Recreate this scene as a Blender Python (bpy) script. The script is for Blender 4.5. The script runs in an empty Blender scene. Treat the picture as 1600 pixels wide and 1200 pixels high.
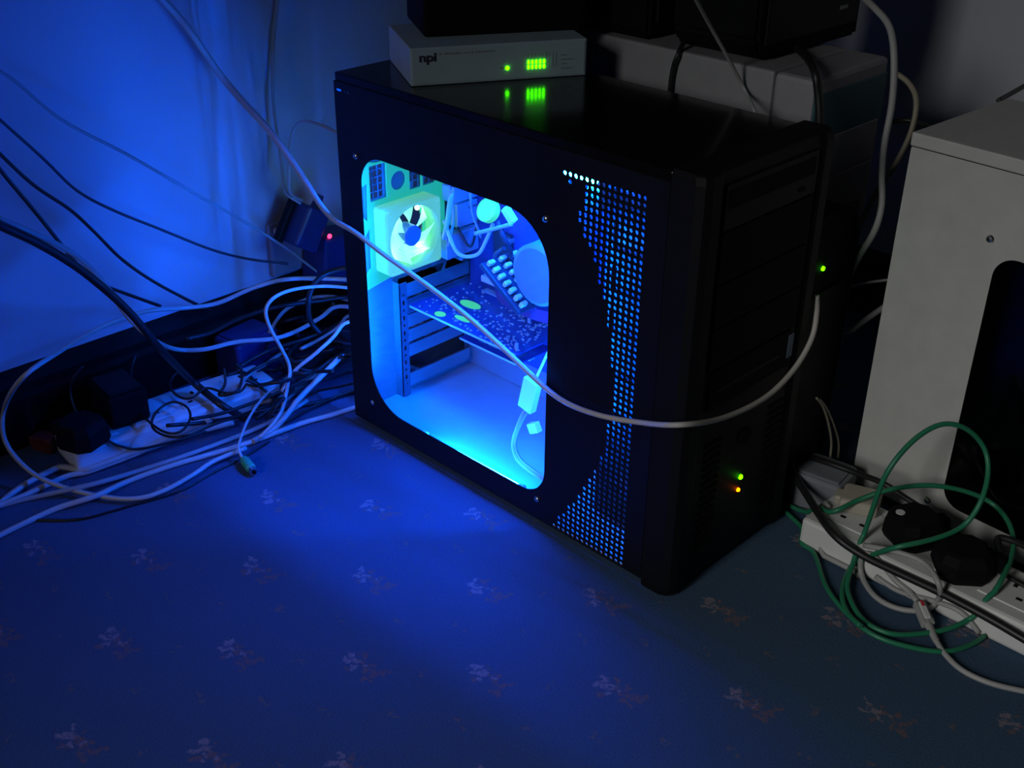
import bpy, bmesh, math, random
from mathutils import Vector, Matrix
random.seed(7)
S = bpy.context.scene
COL = S.collection
# ------------------------------------------------------------------ camera
F = 1821.35
RM = Matrix(((0.7117302334, 0.7024068442, 0.0080436338), (-0.3470218621, 0.3416260239, 0.8734228569), (-0.6107502780, 0.6244327706, -0.4868961008)))
CAM = Vector((1.0012613, -0.7484539, 0.7428122))
cd = bpy.data.cameras.new('camera')
cam = bpy.data.objects.new('camera', cd)
COL.objects.link(cam)
cd.sensor_width = 36.0
cd.lens = F / 1600 * 36.0
cd.clip_start = 0.02
r0, r1, r2 = RM[0], RM[1], -RM[2]
cam.matrix_world = Matrix(((r0[0], r1[0], r2[0], CAM[0]), (r0[1], r1[1], r2[1], CAM[1]), (r0[2], r1[2], r2[2], CAM[2]), (0, 0, 0, 1)))
S.camera = cam
# ------------------------------------------------------------------ world, light, exposure
S.view_settings.view_transform = 'Standard'
S.view_settings.look = 'None'
S.view_settings.gamma = 1.0
S.view_settings.use_curve_mapping = False
S.view_settings.exposure = 0.0
wd = bpy.data.worlds.new('world')
S.world = wd
wd.use_nodes = True
wd.node_tree.nodes['Background'].inputs[0].default_value = (0.80, 0.9, 1.0, 1)
wd.node_tree.nodes['Background'].inputs[1].default_value = 0.004
BLUE = (0.0016, 0.094, 1.0)
TUBE_BOTTOM, TUBE_TOP, ADDED_FRONT, ADDED_REAR = 850.0, 850.0, 560.0, 280.0
ADDED_DEEP = 1100.0
ld = bpy.data.lights.new('window_daylight', 'AREA')
ld.shape = 'RECTANGLE'
ld.size, ld.size_y = 0.5, 0.9
ld.energy = 1.85
ld.spread = math.radians(47)
ld.color = (1.0, 1.0, 0.98)
lo = bpy.data.objects.new('window_daylight', ld)
COL.objects.link(lo)
lo.location = (0.66, -2.6, 1.3)
lo.rotation_euler = (Vector((0.84, 0.0, 0.0)) - lo.location).to_track_quat('-Z', 'Y').to_euler()


# ------------------------------------------------------------------ helpers
def at(px, py, ax, val):
    """point on the plane x/y/z (ax 0/1/2) = val that the photograph shows at px, py"""
    d = RM.transposed() @ Vector(((px - 800) / F, -(py - 600) / F, 1.0))
    return CAM + d * ((val - CAM[ax]) / d[ax])


def dep(px, py, t):
    return CAM + (RM.transposed() @ Vector(((px - 800) / F, -(py - 600) / F, 1.0))) * t


def nt(m):
    m.use_nodes = True
    return m.node_tree.nodes, m.node_tree.links


def mat(name, col, rough=0.5, metal=0.0, spec=0.5, var=0.12, vscale=40.0, bump=0.0, bscale=300.0):
    m = bpy.data.materials.new(name)
    N, L = nt(m)
    b = N['Principled BSDF']
    b.inputs['Roughness'].default_value = rough
    b.inputs['Metallic'].default_value = metal
    b.inputs['Specular IOR Level'].default_value = spec
    tc = N.new('ShaderNodeTexCoord')
    nz = N.new('ShaderNodeTexNoise')
    nz.inputs['Scale'].default_value = vscale
    nz.inputs['Detail'].default_value = 4
    L.new(tc.outputs['Object'], nz.inputs['Vector'])
    mx = N.new('ShaderNodeMix')
    mx.data_type = 'RGBA'
    mx.inputs[6].default_value = (*[c * (1 - var) for c in col], 1)
    mx.inputs[7].default_value = (*[min(1, c * (1 + var)) for c in col], 1)
    L.new(nz.outputs['Fac'], mx.inputs[0])
    L.new(mx.outputs[2], b.inputs['Base Color'])
    if bump:
        n2 = N.new('ShaderNodeTexNoise')
        n2.inputs['Scale'].default_value = bscale
        L.new(tc.outputs['Object'], n2.inputs['Vector'])
        bp = N.new('ShaderNodeBump')
        bp.inputs['Strength'].default_value = bump
        bp.inputs['Distance'].default_value = 0.002
        L.new(n2.outputs['Fac'], bp.inputs['Height'])
        L.new(bp.outputs[0], b.inputs['Normal'])
    return m


def emit(name, col, s, base=None, rough=0.4):
    m = bpy.data.materials.new(name)
    N, L = nt(m)
    b = N['Principled BSDF']
    b.inputs['Base Color'].default_value = (*(base or col), 1)
    b.inputs['Roughness'].default_value = rough
    b.inputs['Emission Color'].default_value = (*col, 1)
    b.inputs['Emission Strength'].default_value = s
    return m


def acrylic(name, tint, gloss, rough=0.03):
    m = bpy.data.materials.new(name)
    N, L = nt(m)
    N.remove(N['Principled BSDF'])
    tr = N.new('ShaderNodeBsdfTransparent')
    tr.inputs[0].default_value = (*tint, 1)
    gl = N.new('ShaderNodeBsdfGlossy')
    gl.inputs['Roughness'].default_value = rough
    lw = N.new('ShaderNodeLayerWeight')
    pw = N.new('ShaderNodeMath')
    pw.operation = 'POWER'
    pw.inputs[1].default_value = 5
    L.new(lw.outputs['Facing'], pw.inputs[0])
    mu = N.new('ShaderNodeMath')
    mu.operation = 'MULTIPLY_ADD'
    mu.inputs[1].default_value = gloss
    mu.inputs[2].default_value = gloss * .04
    L.new(pw.outputs[0], mu.inputs[0])
    mx = N.new('ShaderNodeMixShader')
    L.new(mu.outputs[0], mx.inputs[0])
    L.new(tr.outputs[0], mx.inputs[1])
    L.new(gl.outputs[0], mx.inputs[2])
    L.new(mx.outputs[0], N['Material Output'].inputs[0])
    return m


def wmat(o):
    m = Matrix.LocRotScale(o.location, o.rotation_euler, o.scale)
    return wmat(o.parent) @ o.matrix_parent_inverse @ m if o.parent else m


def put(name, me, m, parent=None):
    me.name = name
    o = bpy.data.objects.new(name, me)
    COL.objects.link(o)
    if m:
        me.materials.clear()
        me.materials.append(m)
    if parent:
        o.parent = parent
        o.matrix_parent_inverse = wmat(parent).inverted()
    return o


def obj(name, bm, m, parent=None, smooth=False):
    me = bpy.data.meshes.new(name)
    bmesh.ops.recalc_face_normals(bm, faces=bm.faces)
    bm.to_mesh(me)
    bm.free()
    if smooth:
        for p in me.polygons:
            p.use_smooth = True
    return put(name, me, m, parent)


def tag(o, label, cat, group=None):
    o['label'] = label
    o['category'] = cat
    if group:
        o['group'] = group
    return o


def struct(o):
    o['kind'] = 'structure'
    return o


def thing(name, label, cat, loc, rot=(0, 0, 0), group=None):
    o = bpy.data.objects.new(name, None)
    COL.objects.link(o)
    o.empty_display_size = 0.02
    o.location = loc
    o.rotation_euler = rot
    return tag(o, label, cat, group)


def bx(lo, hi, bev=0.0, bm=None, M=None, seg=2):
    bm = bm or bmesh.new()
    sub = bmesh.new()
    r = bmesh.ops.create_cube(sub, size=1)
    for v in sub.verts:
        v.co = Vector([lo[i] + (v.co[i] + .5) * (hi[i] - lo[i]) for i in range(3)])
    if bev:
        bmesh.ops.bevel(sub, geom=sub.edges[:], offset=bev, segments=seg, affect='EDGES', profile=.5)
    if M:
        bmesh.ops.transform(sub, matrix=M, verts=sub.verts)
    return join(bm, sub)


def join(bm, sub):
    t = bpy.data.meshes.new('tmp')
    sub.to_mesh(t)
    sub.free()
    bm.from_mesh(t)
    bpy.data.meshes.remove(t)
    return bm


def cyl(p, q, r, n=16, bm=None, r2=None, bev=0.0):
    bm = bm or bmesh.new()
    p, q = Vector(p), Vector(q)
    sub = bmesh.new()
    bmesh.ops.create_cone(sub, cap_ends=True, segments=n, radius1=r, radius2=r if r2 is None else r2, depth=(q - p).length)
    if bev:
        bmesh.ops.bevel(sub, geom=[e for e in sub.edges if len(e.link_faces) == 2 and any(len(f.verts) > 4 for f in e.link_faces)], offset=bev, segments=2, affect='EDGES')
    M = Matrix.Translation((p + q) / 2) @ (q - p).to_track_quat('Z', 'Y').to_matrix().to_4x4()
    bmesh.ops.transform(sub, matrix=M, verts=sub.verts)
    return join(bm, sub)


def smoothpath(P, k=7):
    P = [Vector(p) for p in P]
    Q = [P[0] * 2 - P[1]] + P + [P[-1] * 2 - P[-2]]
    out = []
    for i in range(1, len(Q) - 2):
        a, b, c, d = Q[i - 1:i + 3]
        for j in range(k):
            t = j / k
            out.append(.5 * ((2 * b) + (c - a) * t + (2 * a - 5 * b + 4 * c - d) * t * t + (3 * b - a - 3 * c + d) * t ** 3))
    out.append(P[-1])
    return out


def tube(P, r, n=8, k=7, bm=None, flat=1.0, sm=True, grow=None):
    bm = bm or bmesh.new()
    pts = smoothpath(P, k) if sm else [Vector(p) for p in P]
    up = Vector((0.13, 0.21, 1)).normalized()
    rings = []
    for i, p in enumerate(pts):
        t = (pts[min(i + 1, len(pts) - 1)] - pts[max(i - 1, 0)])
        t = t.normalized() if t.length > 1e-9 else Vector((1, 0, 0))
        u = up - t * up.dot(t)
        u = u.normalized() if u.length > 1e-4 else t.orthogonal().normalized()
        up = u
        w = t.cross(u)
        rings.append([bm.verts.new(p + (u * math.cos(a) + w * math.sin(a) * flat) * r * (1 if grow is None else grow(i / (len(pts) - 1)))) for a in [2 * math.pi * j / n for j in range(n)]])
    for A, B in zip(rings, rings[1:]):
        for j in range(n):
            f = bm.faces.new((A[j], A[(j + 1) % n], B[(j + 1) % n], B[j]))
            f.smooth = True
    bm.faces.new(rings[0][::-1])
    bm.faces.new(rings[-1])
    return bm


XW, YW = -0.245, 0.74
OBST = []


def clear_of(P, r):
    out = []
    for p in smoothpath(P, 7):
        for M, lo, hi in OBST:
            q = M.inverted() @ p
            if all(lo[i] - r < q[i] < hi[i] + r for i in range(3)):
                up, fr = hi[2] + r - q[2], q[1] - (lo[1] - r)
                q = Vector((q[0], q[1], hi[2] + r)) if up < fr else Vector((q[0], lo[1] - r, q[2]))
                p = M @ q
        out.append(Vector((p[0], p[1], max(p[2], r))))
    for _ in range(2):
        out = [out[0]] + [(out[i - 1] + out[i] * 2 + out[i + 1]) / 4 for i in range(1, len(out) - 1)] + [out[-1]]
    return out


def px_of(P):
    q = RM @ (P - CAM)
    return 800 + F * q[0] / q[2], 600 - F * q[1] / q[2]


def cable(label, P, r, m, name='cable', group=None, flat=1.0, grow=None):
    P = [Vector(p) for p in P]
    for e, n in ((0, 1), (-1, -2)):
        p, (x, y) = P[e], px_of(P[e])
        new = None
        if 538 < x < 580 and -.25 < p[0] < -.006 and 0 < p[1] < .19 and p[2] < .3:
            new = Vector((-.0035, min(.185, p[1] + .03), max(p[2], .02)))     # plugged into the back of the tower
        elif (x < 0 or x > 1600 or y < 0) and -.24 < p[0] < .9:
            new = p + (p - P[n]).normalized() * .12                            # runs on beyond the frame
            new = Vector((max(new[0], XW + .006), new[1], max(new[2], r)))
        if new:
            P = [new] + P if e == 0 else P + [new]
    return tag(obj(name, tube(clear_of(P, r), r, flat=flat, sm=False, grow=grow), m), label, 'cable', group)


def rrect(x0, y0, x1, y1, r, n=8):
    """rounded rectangle outline; r is one radius or four (x0y0, x1y0, x1y1, x0y1)"""
    r = r if isinstance(r, (tuple, list)) else (r,) * 4
    out = []
    for (cx, cy, a0), q in zip(((x0 + r[0], y0 + r[0], 180), (x1 - r[1], y0 + r[1], 270), (x1 - r[2], y1 - r[2], 0), (x0 + r[3], y1 - r[3], 90)), r):
        for j in range(n + 1):
            a = math.radians(a0 + 90 * j / n)
            out.append((cx + q * math.cos(a), cy + q * math.sin(a)))
    return out


def circ(cx, cy, r, n=12):
    return [(cx + r * math.cos(2 * math.pi * j / n), cy + r * math.sin(2 * math.pi * j / n)) for j in range(n)]


def plate(outlines, th, fn):
    """flat plate with holes: outlines in 2D, th thickness, fn(a, b, t) -> xyz"""
    cu = bpy.data.curves.new('plate', 'CURVE')
    cu.dimensions = '2D'
    cu.fill_mode = 'BOTH'
    cu.extrude = th / 2
    for o in outlines:
        s = cu.splines.new('POLY')
        s.points.add(len(o) - 1)
        for p, (a, b) in zip(s.points, o):
            p.co = (a, b, 0, 1)
        s.use_cyclic_u = True
    o = bpy.data.objects.new('plate', cu)
    COL.objects.link(o)
    dg = bpy.context.evaluated_depsgraph_get()
    me = bpy.data.meshes.new_from_object(o.evaluated_get(dg))
    bpy.data.objects.remove(o)
    bpy.data.curves.remove(cu)
    bm = bmesh.new()
    bm.from_mesh(me)
    bpy.data.meshes.remove(me)
    bmesh.ops.remove_doubles(bm, verts=bm.verts, dist=1e-6)
    for v in bm.verts:
        v.co = Vector(fn(*v.co))
    return bm


def text(name, body, size, M, m, parent, th=0.0002, bold=0.0):
    cu = bpy.data.curves.new('text', 'FONT')
    cu.body = body
    cu.size = size
    cu.extrude = th
    cu.offset = bold
    o = bpy.data.objects.new('text', cu)
    COL.objects.link(o)
    dg = bpy.context.evaluated_depsgraph_get()
    me = bpy.data.meshes.new_from_object(o.evaluated_get(dg))
    bpy.data.objects.remove(o)
    me.transform(M)
    return put(name, me, m, parent)


def lathe(prof, n=24, bm=None, M=None):
    bm = bm or bmesh.new()
    sub = bmesh.new()
    rings = [[sub.verts.new((r * math.cos(2 * math.pi * j / n), r * math.sin(2 * math.pi * j / n), z)) for j in range(n)] for r, z in prof]
    for A, B in zip(rings, rings[1:]):
        for j in range(n):
            sub.faces.new((A[j], A[(j + 1) % n], B[(j + 1) % n], B[j]))
    sub.faces.new(rings[0][::-1])
    sub.faces.new(rings[-1])
    if M:
        bmesh.ops.transform(sub, matrix=M, verts=sub.verts)
    return join(bm, sub)


# ------------------------------------------------------------------ materials
black = mat('black_paint', (0.004, 0.004, 0.005), 0.45, spec=.35, bump=0.05, bscale=900)
blacktop = mat('black_gloss_paint', (0.005, 0.005, 0.006), 0.16, spec=.42, var=0.2)
blackp = mat('black_plastic', (0.0045, 0.0045, 0.005), 0.55, spec=.2)
blackm = mat('matt_black_plastic', (0.0035, 0.0035, 0.004), 0.75, spec=0.15)
steel = mat('inner_steel', (0.19, 0.20, 0.20), 0.45, 0.2, bump=0.03)
cagem = mat('cage_steel', (0.035, 0.04, 0.04), 0.5, 0.1)
steeld = mat('dull_steel', (0.10, 0.11, 0.13), 0.5, 0.2)
chrome = mat('screw_metal', (0.75, 0.75, 0.75), 0.25, 1.0)
beige = mat('beige_enamel', (0.53, 0.525, 0.50), 0.5, bump=0.04, bscale=700)
greyb = mat('grey_enamel', (0.27, 0.26, 0.28), 0.55)
greyw = mat('shaded_white_plastic', (0.18, 0.19, 0.215), 0.5)  # white plastic darkened, the adapter's shade put into its colour
cream = mat('cream_plastic', (0.42, 0.39, 0.31), 0.45)
white = mat('white_plastic', (0.68, 0.68, 0.66), 0.4)
hubm = mat('hub_shell', (0.32, 0.42, 0.50), 0.5)
teal = mat('teal_plastic', (0.02, 0.10, 0.12), 0.5)
wcab = mat('white_cable', (0.52, 0.50, 0.46), 0.45, vscale=15)
pcab = mat('pale_cable', (0.50, 0.47, 0.42), 0.5, vscale=15)
gcab = mat('grey_cable', (0.36, 0.36, 0.35), 0.5, vscale=15)
tcab = mat('tan_cable', (0.30, 0.27, 0.20), 0.5, vscale=15)
bcab = mat('black_cable', (0.012, 0.012, 0.013), 0.45)
ncab = mat('navy_cable', (0.035, 0.04, 0.055), 0.45)
grn = mat('green_cable', (0.02, 0.20, 0.10), 0.4, vscale=15)
ps2 = mat('green_plug', (0.05, 0.42, 0.20), 0.4)
pcb = mat('circuit_board', (0.03, 0.06, 0.22), 0.35, var=0.35, vscale=150)
chip = mat('chip_body', (0.03, 0.035, 0.05), 0.4)
tin = mat('tinned_parts', (0.5, 0.55, 0.55), 0.35, 0.3)
ribbon = mat('ribbon_cable', (0.30, 0.10, 0.32), 0.5)
redp = mat('red_plastic', (0.16, 0.025, 0.02), 0.5)
bluep = mat('blue_plastic', (0.02, 0.03, 0.13), 0.4)
stick = mat('sticker', (0.10, 0.17, 0.26), 0.4)
ink = mat('dark_ink', (0.03, 0.035, 0.06), 0.6)
inkf = mat('faint_ink', (0.20, 0.22, 0.23), 0.6)
smoke = acrylic('smoked_window', (0.20, 0.20, 0.21), 0.9, 0.12)
clear = acrylic('clear_acrylic', (0.97, 0.98, 0.99), 0.5, 0.05)
uvg = emit('uv_green_plastic', (0.02, 0.55, 0.42), 0.6, (0.03, 0.25, 0.05))
uvf = emit('uv_green_fan', (0.16, 0.72, 0.50), 0.55, (0.12, 0.38, 0.09))
uvl = emit('uv_lime_label', (0.06, 0.64, 0.36), 0.7, (0.2, 0.6, 0.06))
uvw = emit('uv_white_plastic', (0.10, 0.50, 0.50), 0.45, (0.3, 0.7, 0.22))
tubeb = emit('cathode_bottom', BLUE, TUBE_BOTTOM, (0.9, 0.9, 0.9))
tubet = emit('cathode_top', BLUE, TUBE_TOP, (0.9, 0.9, 0.9))
tubed = emit('added_light_deep', BLUE, ADDED_DEEP, (0.9, 0.9, 0.9))  # unseen extra tube, added to carry the blue pool farther out
tuber = emit('added_light_rear', BLUE, ADDED_REAR, (0.9, 0.9, 0.9))  # unseen extra tube, added to light the wall behind the case
tubef = emit('added_light_front', BLUE, ADDED_FRONT, (0.9, 0.9, 0.9))  # unseen extra tube, added to brighten carpet and perforations
ledg = emit('led_green', (0.06, 1.0, 0.0), 9.0)
ledo = emit('led_orange', (1.0, 0.13, 0.0), 9.0)
ledr = emit('led_red', (1.0, 0.02, 0.08), 6.0)
ledw = emit('fan_led', (0.42, 1.0, 0.80), 80.0)
uvb = bpy.data.materials.new('uv_green_blades')
N_, L_ = nt(uvb)
N_.remove(N_['Principled BSDF'])
tl, em, ad_, tp, mxs = [N_.new('ShaderNode' + k) for k in ('BsdfTranslucent', 'Emission', 'AddShader', 'BsdfTransparent', 'MixShader')]
tl.inputs[0].default_value = (.75, .95, .85, 1)
em.inputs[0].default_value = (.22, .72, .55, 1)
em.inputs[1].default_value = 1.0
mxs.inputs[0].default_value = .7
L_.new(tl.outputs[0], ad_.inputs[0])
L_.new(em.outputs[0], ad_.inputs[1])
L_.new(tp.outputs[0], mxs.inputs[1])
L_.new(ad_.outputs[0], mxs.inputs[2])
L_.new(mxs.outputs[0], N_['Material Output'].inputs[0])


def carpet_mat():
    m = bpy.data.materials.new('carpet_pile')
    N, L = nt(m)
    b = N['Principled BSDF']
    b.inputs['Roughness'].default_value = 0.95
    b.inputs['Specular IOR Level'].default_value = 0.08
    b.inputs['Sheen Weight'].default_value = 0.1
    tc = N.new('ShaderNodeTexCoord')

    def vm(op, a, c):
        n = N.new('ShaderNodeVectorMath')
        n.operation = op
        for s, v in zip(n.inputs, (a, c)):
            if isinstance(v, (tuple, Vector)):
                s.default_value = v
            elif v is not None:
                L.new(v, s)
        return n.outputs['Value' if op in ('DOT_PRODUCT', 'DISTANCE', 'LENGTH') else 'Vector']

    def ma(op, a, c=None):
        n = N.new('ShaderNodeMath')
        n.operation = op
        for s, v in zip(n.inputs, (a, c)):
            if isinstance(v, (int, float)):
                s.default_value = v
            elif v is not None:
                L.new(v, s)
        return n.outputs[0]
    wob = N.new('ShaderNodeTexNoise')
    wob.inputs['Scale'].default_value = 110
    wob.inputs['Detail'].default_value = 3
    L.new(tc.outputs['Object'], wob.inputs['Vector'])
    wv = vm('MULTIPLY', vm('SUBTRACT', wob.outputs['Color'], (.5, .5, .5)), (.022, .022, 0))
    p = vm('SUBTRACT', vm('ADD', tc.outputs['Object'], wv), (0.346, -0.112, 0))
    A = Matrix(((0.0925, 0.09), (0.0707, -0.0845))).inverted()
    u = vm('DOT_PRODUCT', p, (A[0][0], A[0][1], 0))
    v = vm('DOT_PRODUCT', p, (A[1][0], A[1][1], 0))
    fu = ma('SUBTRACT', u, ma('ROUND', u))
    fv = ma('SUBTRACT', v, ma('ROUND', v))
    cb = N.new('ShaderNodeCombineXYZ')
    L.new(fu, cb.inputs[0])
    L.new(fv, cb.inputs[1])

    def blobs(lst):
        out = None
        for x, y, r in lst:
            d = vm('DISTANCE', cb.outputs[0], (x, y, 0))
            mr = N.new('ShaderNodeMapRange')
            mr.interpolation_type = 'SMOOTHSTEP'
            mr.inputs[1].default_value = r * 1.25
            mr.inputs[2].default_value = r * 0.45
            L.new(d, mr.inputs[0])
            out = mr.outputs[0] if out is None else ma('MAXIMUM', out, mr.outputs[0])
        return out
    light = blobs([(-.10, -.10, .035), (-.15, -.03, .032), (-.06, -.03, .032), (-.08, .04, .03), (-.11, -.03, .025), (.02, .02, .022)])
    red = blobs([(-.02, -.01, .03), (.03, .05, .03), (.07, -.01, .028), (.09, .09, .034), (.15, .07, .032), (.02, .12, .03), (.06, .16, .03), (-.13, .06, .028), (.20, .05, .022), (-.01, -.09, .024)])
    speck = blobs([(.25, .46, .024), (.29, .49, .02), (-.25, .47, .022), (-.22, -.47, .02), (.46, .05, .018), (.5, .0, .02)])
    gr = N.new('ShaderNodeTexNoise')
    gr.inputs['Scale'].default_value = 420
    gr.inputs['Detail'].default_value = 4
    gr.inputs['Roughness'].default_value = .75
    L.new(tc.outputs['Object'], gr.inputs['Vector'])
    lg = N.new('ShaderNodeTexNoise')
    lg.inputs['Scale'].default_value = 9
    lg.inputs['Detail'].default_value = 5
    L.new(tc.outputs['Object'], lg.inputs['Vector'])

    def mix(f, a, c, mode='MIX'):
        n = N.new('ShaderNodeMix')
        n.data_type = 'RGBA'
        n.blend_type = mode
        for s, x in zip((n.inputs[0], n.inputs[6], n.inputs[7]), (f, a, c)):
            if isinstance(x, (int, float)):
                s.default_value = x
            elif isinstance(x, tuple):
                s.default_value = (*x, 1)
            else:
                L.new(x, s)
        return n.outputs[2]
    base = mix(gr.outputs['Fac'], (.019, .044, .082), (.068, .146, .268))
    base = mix(ma('MULTIPLY', lg.outputs['Fac'], .5), base, (.038, .083, .150))
    yarn = ma('ADD', ma('MULTIPLY', gr.outputs['Fac'], 1.6), -.25)
    c = mix(ma('MULTIPLY', red, yarn), base, (.24, .12, .09))
    c = mix(ma('MULTIPLY', speck, ma('MULTIPLY', yarn, .7)), c, (.26, .16, .10))
    c = mix(ma('MULTIPLY', light, yarn), c, (.36, .27, .29))
    L.new(c, b.inputs['Base Color'])
    bp = N.new('ShaderNodeBump')
    bp.inputs['Strength'].default_value = .55
    bp.inputs['Distance'].default_value = .003
    L.new(gr.outputs['Fac'], bp.inputs['Height'])
    L.new(bp.outputs[0], b.inputs['Normal'])
    return m


# ------------------------------------------------------------------ the room
wallm = mat('wall_paint', (0.54, 0.55, 0.60), 0.8, spec=0.2, var=0.05, vscale=6, bump=0.15, bscale=120)
woodd = mat('dark_stained_wood', (0.007, 0.0045, 0.004), 0.65, spec=.12, var=0.4, vscale=30)

struct(obj('floor', bx((XW - .1, -3.2, -.05), (3.2, YW + .1, 0)), carpet_mat()))
struct(obj('wall_back', bx((XW - .1, -3.2, 0), (XW, YW + .1, 2.4)), wallm))
struct(obj('wall_right', bx((XW, YW, 0), (3.2, YW + .1, 2.4)), wallm))


def board(name, a, b, axis):
    prof = [(0, 0), (.018, 0), (.018, .062), (.013, .068), (.013, .078), (.008, .088), (.004, .095), (0, .095)]
    bm = bmesh.new()
    ends = []
    for t in (a, b):
        ends.append([bm.verts.new((XW + d, t, z) if axis == 'y' else (t, YW - d, z)) for d, z in prof])
    n = len(prof)
    for j in range(n):
        bm.faces.new((ends[0][j], ends[0][(j + 1) % n], ends[1][(j + 1) % n], ends[1][j]))
    bm.faces.new(ends[0])
    bm.faces.new(ends[1][::-1])
    return struct(obj(name, bm, woodd))


board('baseboard_back', -3.2, YW - .018, 'y')
board('baseboard_right', XW + .001, 3.2, 'x')

# ------------------------------------------------------------------ the computer tower
D, DP, W, H = .488, .4505, .199, .43
tower = thing('computer_tower', 'black computer tower with a glowing blue side window and perforated arc', 'computer', (D / 2, W / 2, 0))


def T(name, bm, m, parent=tower, smooth=False):
    return obj(name, bm, m, parent, smooth)


def side_panel():
    outl = [rrect(0.0, .0095, DP - .0006, .4212, .0005, 2)]
    outl.append(rrect(.0365, .039, .317, .350, (.052, .034, .058, .036), 10))
    pitch = .00656
    heights = [1, 3, 4, 6, 7, 9, 11, 13, 15, 18, 24]      # lower rows reached by columns 0-10, from the bottom
    top = {0: 0, 1: 1, 2: 0, 3: 5}
    upper = [0, 1, 0, 5, 7, 9, 11, 14, 16, 20, 25]        # upper rows reached, from the top
    rows = 60
    for r in range(rows):                                    # r = 0 is the top row
        for c in range(15):
            up = r == 0 or (c == 1 and r == 1) or (c == 3 and r in (5, 6)) or (c >= 4 and r <= [8, 9, 11, 14, 16, 20, 26, 99, 99, 99, 99][min(c, 14) - 4] if c >= 4 else False)
            k = rows - 1 - r
            low = c > 10 or k < heights[c]
            if c > 10 or up or low:
                outl.append(circ(.3325 + c * pitch, .4005 - r * pitch, .00225, 8))
    outl.append(rrect(.0035, .4105, .0125, .4135, .001, 2))
    outl.append(rrect(.0165, .4105, .019, .4125, .0006, 2))
    outl.append(rrect(.0215, .4105, .0245, .413, .0006, 2))
    return plate(outl, .0014, lambda a, b, t: (a, .0008 + t, b))


sp = T('side_panel', side_panel(), black)
wb = plate([rrect(.030, .032, .324, .357, (.055, .037, .061, .04), 8)], .002, lambda a, b, t: (a, .0028 + t, b))
T('window_pane', wb, clear)
for sx, sz in ((.031, .345), (.311, .351), (.036, .041), (.308, .035)):
    M = Matrix.Translation((sx, .0006, sz)) @ Matrix.Rotation(math.radians(90), 4, 'X')
    T('screw', lathe([(.0036, 0), (.0036, .0012), (.0026, .0024), (.0012, .0029)], 14, M=M), chrome, sp, True)
# shell
T('top_panel', bx((0, .0018, .4186), (DP, W - .0019, H), .0015), blacktop)
T('bottom_panel', bx((.001, .002, .010), (DP, W - .001, .0125)), mat('lit_floor_steel', (.33, .38, .37), .5, bump=.03))  # steel made paler, putting extra tube light into its colour
T('far_side_panel', bx((0, W - .0018, .0095), (DP, W, .4215)), black)
rear_holes = [rrect(.003, .0128, W - .004, .4178, .002, 2)]
fan_c = (.080, .230)
rear_holes.append(circ(fan_c[0], fan_c[1], .036, 28))
for gy in range(3):
    for gz in range(5):
        rear_holes.append(rrect(.0375 + gy * .0075, .278 + gz * .0085, .0435 + gy * .0075, .285 + gz * .0085, .0004, 1))
for gy in range(5):
    for gz in range(5):
        if (gy, gz) != (0, 0):
            rear_holes.append(rrect(.096 + gy * .0085, .277 + gz * .0085, .1025 + gy * .0085, .284 + gz * .0085, .0004, 1))
rear_holes += [rrect(.0055, .030 + .022 * k, .0275, .048 + .022 * k, .002, 2) for k in range(17)]  # openings added so the rear tube can light the wall
rear_holes.append(rrect(.075, .022, .184, .168, .001, 1))
T('rear_panel', plate(rear_holes, .0012, lambda a, b, t: (.0012 + t, a, b)), steel)
bz = bx((.0685, .0, 0), (.0, 0, 0)) if False else None
T('slot_pillar', plate([rrect(.014, .066, .168, .078, .001, 2)] + [circ(.030 + .0203 * k, .072, .0018, 8) for k in range(7)] + [rrect(.037 + .0203 * k, .0705, .043 + .0203 * k, .0735, .0005, 1) for k in range(6)], .001, lambda a, b, t: (.014 + t, b, a)), steeld)
T('slot_pillar', bx((.002, .066, .014), (.0145, .067, .168)), steel)
for k in range(7):
    if k != 1:
        z0 = .0235 + k * .0203
        bm = bx((.010, .076, z0), (.0112, .184, z0 + .0165))
        bx((.010, .079, z0 + .0165), (.013, .182, z0 + .0178), bm=bm)
        T('slot_cover', bm, steel if k not in (5,) else steeld)
for fx in (.05, .40):
    for fy in (.03, .17):
        T('foot', cyl((fx, fy, 0), (fx, fy, .0105), .013, 16, bev=.002), blackm)
T('chassis_front', plate([rrect(.003, .0128, W - .004, .4178, .002, 2), circ(.10, .09, .042, 28)] + [rrect(.03, z, .165, z + .036, .001, 1) for z in (.36, .317, .274)], .0012, lambda a, b, t: (.4490 + t, a, b)), steel)

# fan and its bracket (fluorescent green plastic)
fan = T('case_fan', plate([rrect(fan_c[0] - .04, fan_c[1] - .04, fan_c[0] + .04, fan_c[1] + .04, .004, 3), circ(fan_c[0], fan_c[1], .0375, 32)] + [circ(fan_c[0] + i * .0355, fan_c[1] + j * .0355, .0021, 8) for i in (-1, 1) for j in (-1, 1)], .025, lambda a, b, t: (.0185 + t, a, b)), uvf)
T('hub', cyl((.008, *fan_c), (.0285, *fan_c), .0125, 24, bev=.0015), mat('fan_label', (.10, .16, .30), .4), fan)
bl = bmesh.new()
for k in range(7):
    a0 = 2 * math.pi * k / 7
    q = []
    for i in range(6):
        rr = .0125 + (.0365 - .0125) * i / 5
        for s in (0, 1):
            an = a0 + (.84 if s else 0.0) + i * .05
            q.append(bl.verts.new((.012 + .013 * s, fan_c[0] + rr * math.cos(an), fan_c[1] + rr * math.sin(an))))
    for i in range(5):
        bl.faces.new((q[2 * i], q[2 * i + 1], q[2 * i + 3], q[2 * i + 2]))
bmesh.ops.solidify(bl, geom=bl.faces[:], thickness=.0012)
T('fan_blades', bl, uvb, fan)
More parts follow.
